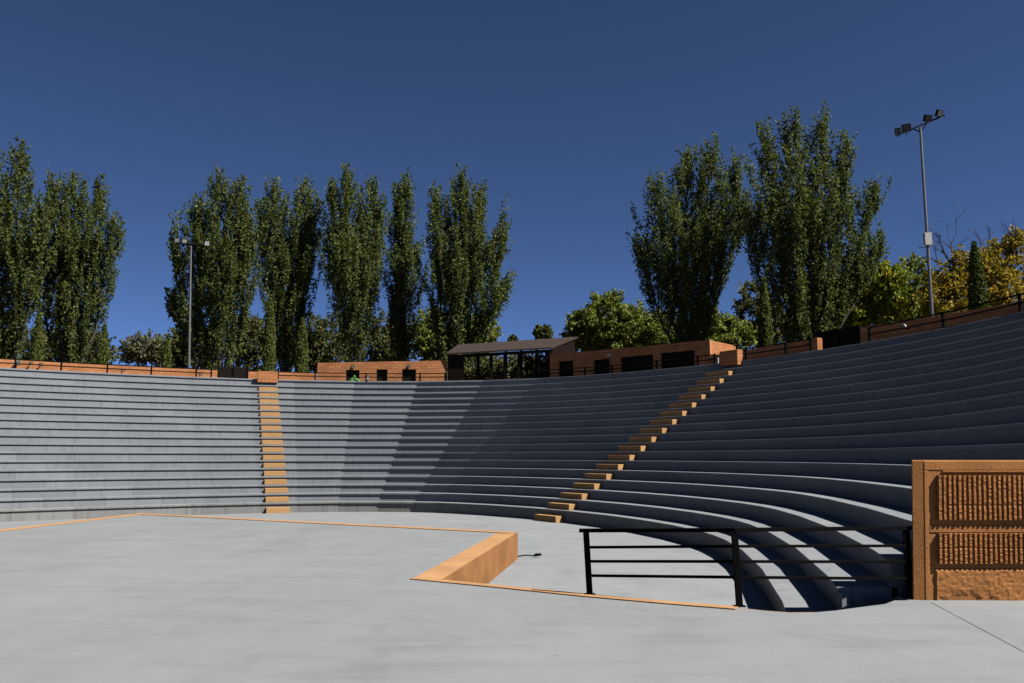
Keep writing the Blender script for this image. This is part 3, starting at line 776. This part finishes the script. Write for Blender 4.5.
def bush(Y, blobs, label, mat, leaf=.21, name='broadleaf_tree', bark='bark_dark', cat='tree', group='trees beyond the seating', dens=1., trunk_to=None):
    """blobs: (px, py, rx px, ry px)"""
    b0 = blobs[0]; f = at_depth(trunk_to if trunk_to else b0[0], 365, Y); f.z = T-.1
    root = thing(name, tuple(f), label, cat, group); tm = MB(); cs = []; ax = []; px_ = Y/F
    for (px, py, rx, ry) in blobs:
        c = at_depth(px, py, Y+rng.uniform(-.5, .5)*rx*px_); R = np.array([rx*px_, rx*px_*.9, ry*px_]); C_ = np.array(c)
        tm.tube([f, f.lerp(c, .45)+Vector((0, 0, .3)), c+Vector((0, 0, R[2]*.3))], [.16, .10, .03], 6)
        ns = int(34*(R[0]*R[2]+.35*(R[0]+R[2]))*dens)
        v = rng.normal(size=(ns, 3)); v /= np.linalg.norm(v, axis=1)[:, None]
        rad = (.45+.62*rng.uniform(size=(ns, 1))**.6)*(1+.16*np.sin(v[:, :1]*5+px)*np.sin(v[:, 2:]*6+py))
        cs.append(C_+v*R*rad); ax.append(v+np.array([0, 0, .5])+rng.normal(size=v.shape)*.4)
        for q in range(10):
            w = C_+v[q]*R*.9; tm.tube([c, C_*.4+w*.6, w], [.05, .03, .01], 4, False)
    cs = np.concatenate(cs); ax = np.concatenate(ax); ax /= np.linalg.norm(ax, axis=1)[:, None]
    keep = cs[:, 2] > T-.05; cs = cs[keep]; ax = ax[keep]
    pts, dirs = sprigs(cs, ax, 26, .7, .36)
    tone = .45+np.repeat(rng.normal(0, .16, len(cs)), 26)+rng.normal(0, .14, len(pts))
    leaves_mesh('crown', pts, dirs, leaf, tone, M[mat], root, .85)
    tm.build('trunk', M[bark], root, fix=False, smooth=True)
    return root
def cypress(Y, px, pyt, pyb, hw, label):
    t = at_depth(px, pyt, Y); f = Vector((t.x, Y, T-.1)); H = t.z-f.z; W = hw*Y/F
    root = thing('cypress_tree', tuple(f), label, 'cypress', 'small column cypresses')
    n = int(260+H*W*900); s = rng.uniform(size=n)**.85
    prof = W*np.minimum(1, s/.12)**.5*(1-np.maximum(0, (s-.35)/.65)**2.2*.93)
    az = rng.uniform(0, 6.283, n); rad = prof*np.sqrt(rng.uniform(.3, 1.05, n))
    cs = np.stack([f.x+np.cos(az)*rad, f.y+np.sin(az)*rad, f.z+.1+s*H*.97], 1)
    ax = np.tile(np.array([0, 0, 1.]), (n, 1))+rng.normal(size=(n, 3))*.2
    pts, dirs = sprigs(cs, ax, 5, .3, .09)
    leaves_mesh('crown', pts, dirs*2, .16, .45+np.repeat(rng.normal(0, .15, n), 5)+rng.normal(0, .12, n*5), M['cypress'], root, .4)
    mb = MB(); mb.tube([f, f+Zv*H*.5, f+Zv*H*.93], [.09, .06, .02], 6); mb.build('trunk', M['bark_dark'], root, fix=False)
# left row of poplars  (px_low, py_low, px_top, py_top, half width px, depth)
poplar(60, 4, [(2, 330, -6, 148, 20, 0), (12, 330, 22, 133, 19, .6), (-20, 330, -30, 150, 22, -.5), (24, 335, 40, 190, 17, -.8), (0, 345, 8, 230, 32, .2)], 'tall dark green poplar cut by the left edge of the photo')
poplar(63, 72, [(70, 335, 74, 165, 23, 0), (82, 330, 101, 170, 17, .5), (60, 330, 52, 166, 16, -.6), (92, 330, 115, 212, 14, .3), (72, 350, 80, 235, 38, .3), (48, 340, 42, 230, 20, .5)], 'broad dark poplar with several tips, second from the left edge')
poplar(60, 222, [(220, 335, 219, 164, 22, 0), (232, 330, 240, 170, 17, .5), (204, 330, 196, 190, 17, -.5), (238, 335, 246, 205, 17, .4), (216, 350, 214, 235, 38, .2), (196, 345, 172, 228, 12, -.3), (196, 350, 168, 290, 10, .2)], 'tall poplar directly behind the slim left floodlight mast')
poplar(62, 286, [(284, 335, 272, 172, 19, 0), (290, 330, 306, 172, 18, .5), (276, 335, 259, 192, 15, -.5), (298, 335, 316, 192, 12, .3), (286, 350, 288, 230, 32, .2)], 'double topped poplar just right of the mast poplar')
poplar(61, 351, [(350, 335, 347, 158, 19, 0), (360, 335, 372, 172, 17, .4), (342, 335, 331, 172, 15, -.5), (364, 335, 380, 195, 13, .3), (350, 350, 352, 225, 34, .1)], 'wide topped poplar above the sunlit blockhouse, left of the thin poplar')
poplar(64, 402, [(402, 340, 405, 166, 14, 0), (399, 340, 397, 176, 10, .3), (402, 350, 404, 230, 22, -.2)], 'thinnest poplar of the left row')
poplar(60, 444, [(450, 335, 462, 162, 24, 0), (458, 335, 482, 178, 20, .5), (442, 335, 436, 180, 15, -.5), (470, 340, 506, 214, 17, .3), (454, 350, 466, 235, 40, .1), (478, 345, 508, 275, 16, -.3)], 'leaning poplar with pale forked stems beside the roofed shelter')
# right pair
poplar(54, 694, [(694, 322, 714, 133, 22, 0), (684, 322, 688, 140, 21, .5), (674, 325, 655, 168, 17, -.4), (704, 322, 738, 150, 18, .3), (690, 338, 694, 215, 46, .1), (668, 325, 640, 235, 18, -.2), (706, 322, 748, 190, 17, .4)], 'broad fan shaped poplar right of centre behind the shaded blockhouse', leaf=.145)
poplar(50, 806, [(804, 322, 792, 104, 24, 0), (812, 322, 822, 108, 22, .5), (796, 322, 762, 116, 19, -.4), (820, 322, 850, 126, 19, .3), (830, 322, 879, 176, 17, .2), (806, 338, 808, 200, 56, .1), (782, 326, 752, 200, 22, -.3), (836, 325, 884, 232, 15, .2)], 'tallest broad poplar of the right pair', leaf=.145)
# lower trees
bush(84, [(147, 348, 22, 15), (135, 354, 14, 10), (160, 352, 12, 12)], 'small grey green tree in the gap left of the slim mast', 'greyleaf', trunk_to=147)
bush(72, [(195, 350, 26, 26), (178, 352, 16, 16)], 'dark bushy tree low behind the slim left mast', 'olive')
bush(76, [(258, 350, 24, 30), (246, 340, 16, 22)], 'dark bushy tree under the gap between second and third poplars', 'olive')
bush(74, [(322, 345, 22, 30), (310, 352, 18, 20)], 'dark bushy tree behind the left end of the sunlit blockhouse', 'olive')
bush(76, [(382, 345, 20, 28), (392, 352, 18, 20)], 'dark bushy tree behind the right hatch of the sunlit blockhouse', 'olive')
bush(70, [(428, 338, 20, 28), (440, 345, 20, 20)], 'green bushy tree at the foot of the leaning poplar', 'green')
bush(78, [(482, 335, 16, 24), (470, 345, 14, 20)], 'green bushy tree just left of the sky gap over the shelter', 'turning')
bush(74, [(20, 350, 26, 22), (55, 350, 20, 20)], 'dark bushy tree behind the wall at the left edge', 'olive')
bush(74, [(95, 352, 18, 18), (80, 348, 16, 18)], 'dark bushy tree under the second poplar', 'olive')
bush(76, [(608, 322, 26, 30), (588, 332, 22, 22), (635, 328, 26, 24), (660, 336, 24, 20), (578, 330, 12, 18), (620, 345, 34, 16)], 'big bright green round tree right of the shelter roof', 'green', leaf=.22, trunk_to=612, dens=1.3)
bush(62, [(712, 332, 22, 26), (736, 338, 18, 20)], 'bright green bush between the two right poplars', 'green')
bush(66, [(758, 318, 24, 34), (775, 330, 22, 24)], 'dark tree behind the single cypress between the right poplars', 'olive')
bush(60, [(834, 320, 26, 34), (812, 325, 22, 26)], 'dark tree low behind the tallest poplar', 'olive')
bush(56, [(872, 300, 32, 36), (850, 306, 24, 30), (888, 286, 20, 24)], 'yellow green bushy tree behind the dark right gate', 'turning', trunk_to=866)
bush(58, [(912, 292, 24, 32), (905, 310, 26, 22)], 'dark green tree left of the tall mast', 'green', trunk_to=910)
bush(58, [(518, 370, 26, 13), (540, 369, 24, 14), (475, 368, 22, 15), (498, 371, 22, 11)], 'low hedge seen through the open shelter', 'olive', name='hedge_bush', cat='bush')
bush(160, [(540, 334, 4.5, 8)], 'small distant dark tree above the shelter roof, left of a pair', 'olive', leaf=.5, group='far trees')
bush(160, [(547.5, 334, 4, 8.5)], 'small distant dark tree above the shelter roof, right of a pair', 'olive', leaf=.5, group='far trees')
bush(170, [(513, 341, 4, 5)], 'tiny distant treetop over the middle of the shelter roof', 'olive', leaf=.5, group='far trees')
at1 = bush(54, [(950, 282, 22, 20), (945, 300, 24, 18), (985, 272, 22, 24), (1005, 262, 22, 24), (1000, 290, 30, 20), (962, 262, 10, 14), (1018, 245, 14, 14), (968, 300, 20, 16), (1010, 305, 26, 14), (940, 306, 20, 12)], 'golden autumn tree with bare branch tips at the right edge', 'autumn', trunk_to=975, dens=.62, leaf=.19)
# bare branches of the autumn tree
tm = MB()
def bare(p, d, L, r, depth):
    q = p+d*L*.5+Vector(rng.normal(size=3)*.05*L); e = p+d*L
    tm.tube([p, q, e], [r, r*.8, r*.55], 5, False)
    if depth:
        for _ in range(3):
            nd = (d+Vector(rng.normal(size=3)*.42)+Vector((0, 0, .12))).normalized(); bare(p.lerp(e, rng.uniform(.55, 1)), nd, L*rng.uniform(.5, .75), r*.5, depth-1)
for (x0, y0, x1, y1) in ((962, 290, 944, 215), (958, 270, 932, 238), (985, 280, 990, 222), (1005, 270, 1020, 225), (950, 268, 920, 252)):
    a = at_depth(x0, y0, 54); b = at_depth(x1, y1, 54); bare(a, (b-a).normalized(), (b-a).length*.62, .06, 3)
tm.build('bare_branches', M['bark_dark'], at1, fix=False)
for (Y, px, yt, hw, lab) in ((53, 40, 315, 5.5, 'small column cypress behind the wall near the left edge'), (53, 105, 326, 5.5, 'small column cypress at the right side of the second poplar'), (54, 168, 336, 4, 'smallest column cypress just left of the slim mast'), (54, 271, 300, 6, 'tall column cypress above the top of the left stairs'), (54, 303, 320, 6, 'column cypress above the left end of the sunlit blockhouse'), (48, 763.5, 278, 6.5, 'slim column cypress between the two right poplars')):
    cypress(Y, px, yt, 365, hw, lab)
cypress(42, 974, 243, 315, 9.5, 'dark conical cypress in front of the golden autumn tree')
# ------------------------------------------------------------------ light, sky, camera
EL, AZ = math.radians(49.5), math.radians(117)             # azimuth from +Y towards +X
sd = Vector((math.sin(AZ)*math.cos(EL), math.cos(AZ)*math.cos(EL), math.sin(EL)))
ld = bpy.data.lights.new('sun', 'SUN'); ld.energy = 5.0; ld.angle = math.radians(.53); ld.color = (1, .955, .88)
lo = bpy.data.objects.new('sun', ld); COL.objects.link(lo); lo.rotation_euler = sd.to_track_quat('Z', 'Y').to_euler(); lo.location = (30, -20, 40)
w = bpy.data.worlds.new('World'); S.world = w; w.use_nodes = True; nt = w.node_tree
sky = nt.nodes.new('ShaderNodeTexSky'); sky.sky_type = 'NISHITA'; sky.sun_disc = False
sky.sun_elevation = EL; sky.sun_rotation = AZ; sky.altitude = 6000; sky.air_density = .40; sky.dust_density = 1; sky.ozone_density = 5.4
nt.links.new(sky.outputs[0], nt.nodes['Background'].inputs[0]); nt.nodes['Background'].inputs[1].default_value = .05
cd = bpy.data.cameras.new('camera'); cam = bpy.data.objects.new('camera', cd); COL.objects.link(cam)
cam.location = (0, 0, EYE); cam.rotation_euler = (math.pi/2+PITCH, 0, 0)
cd.sensor_width = 36; cd.lens = F/1024*36; cd.clip_end = 6000; cd.clip_start = .05
S.camera = cam
S.render.resolution_x = 1024; S.render.resolution_y = 683
S.view_settings.view_transform = 'Standard'; S.view_settings.look = 'None'; S.view_settings.exposure = 1.8; S.view_settings.gamma = 1
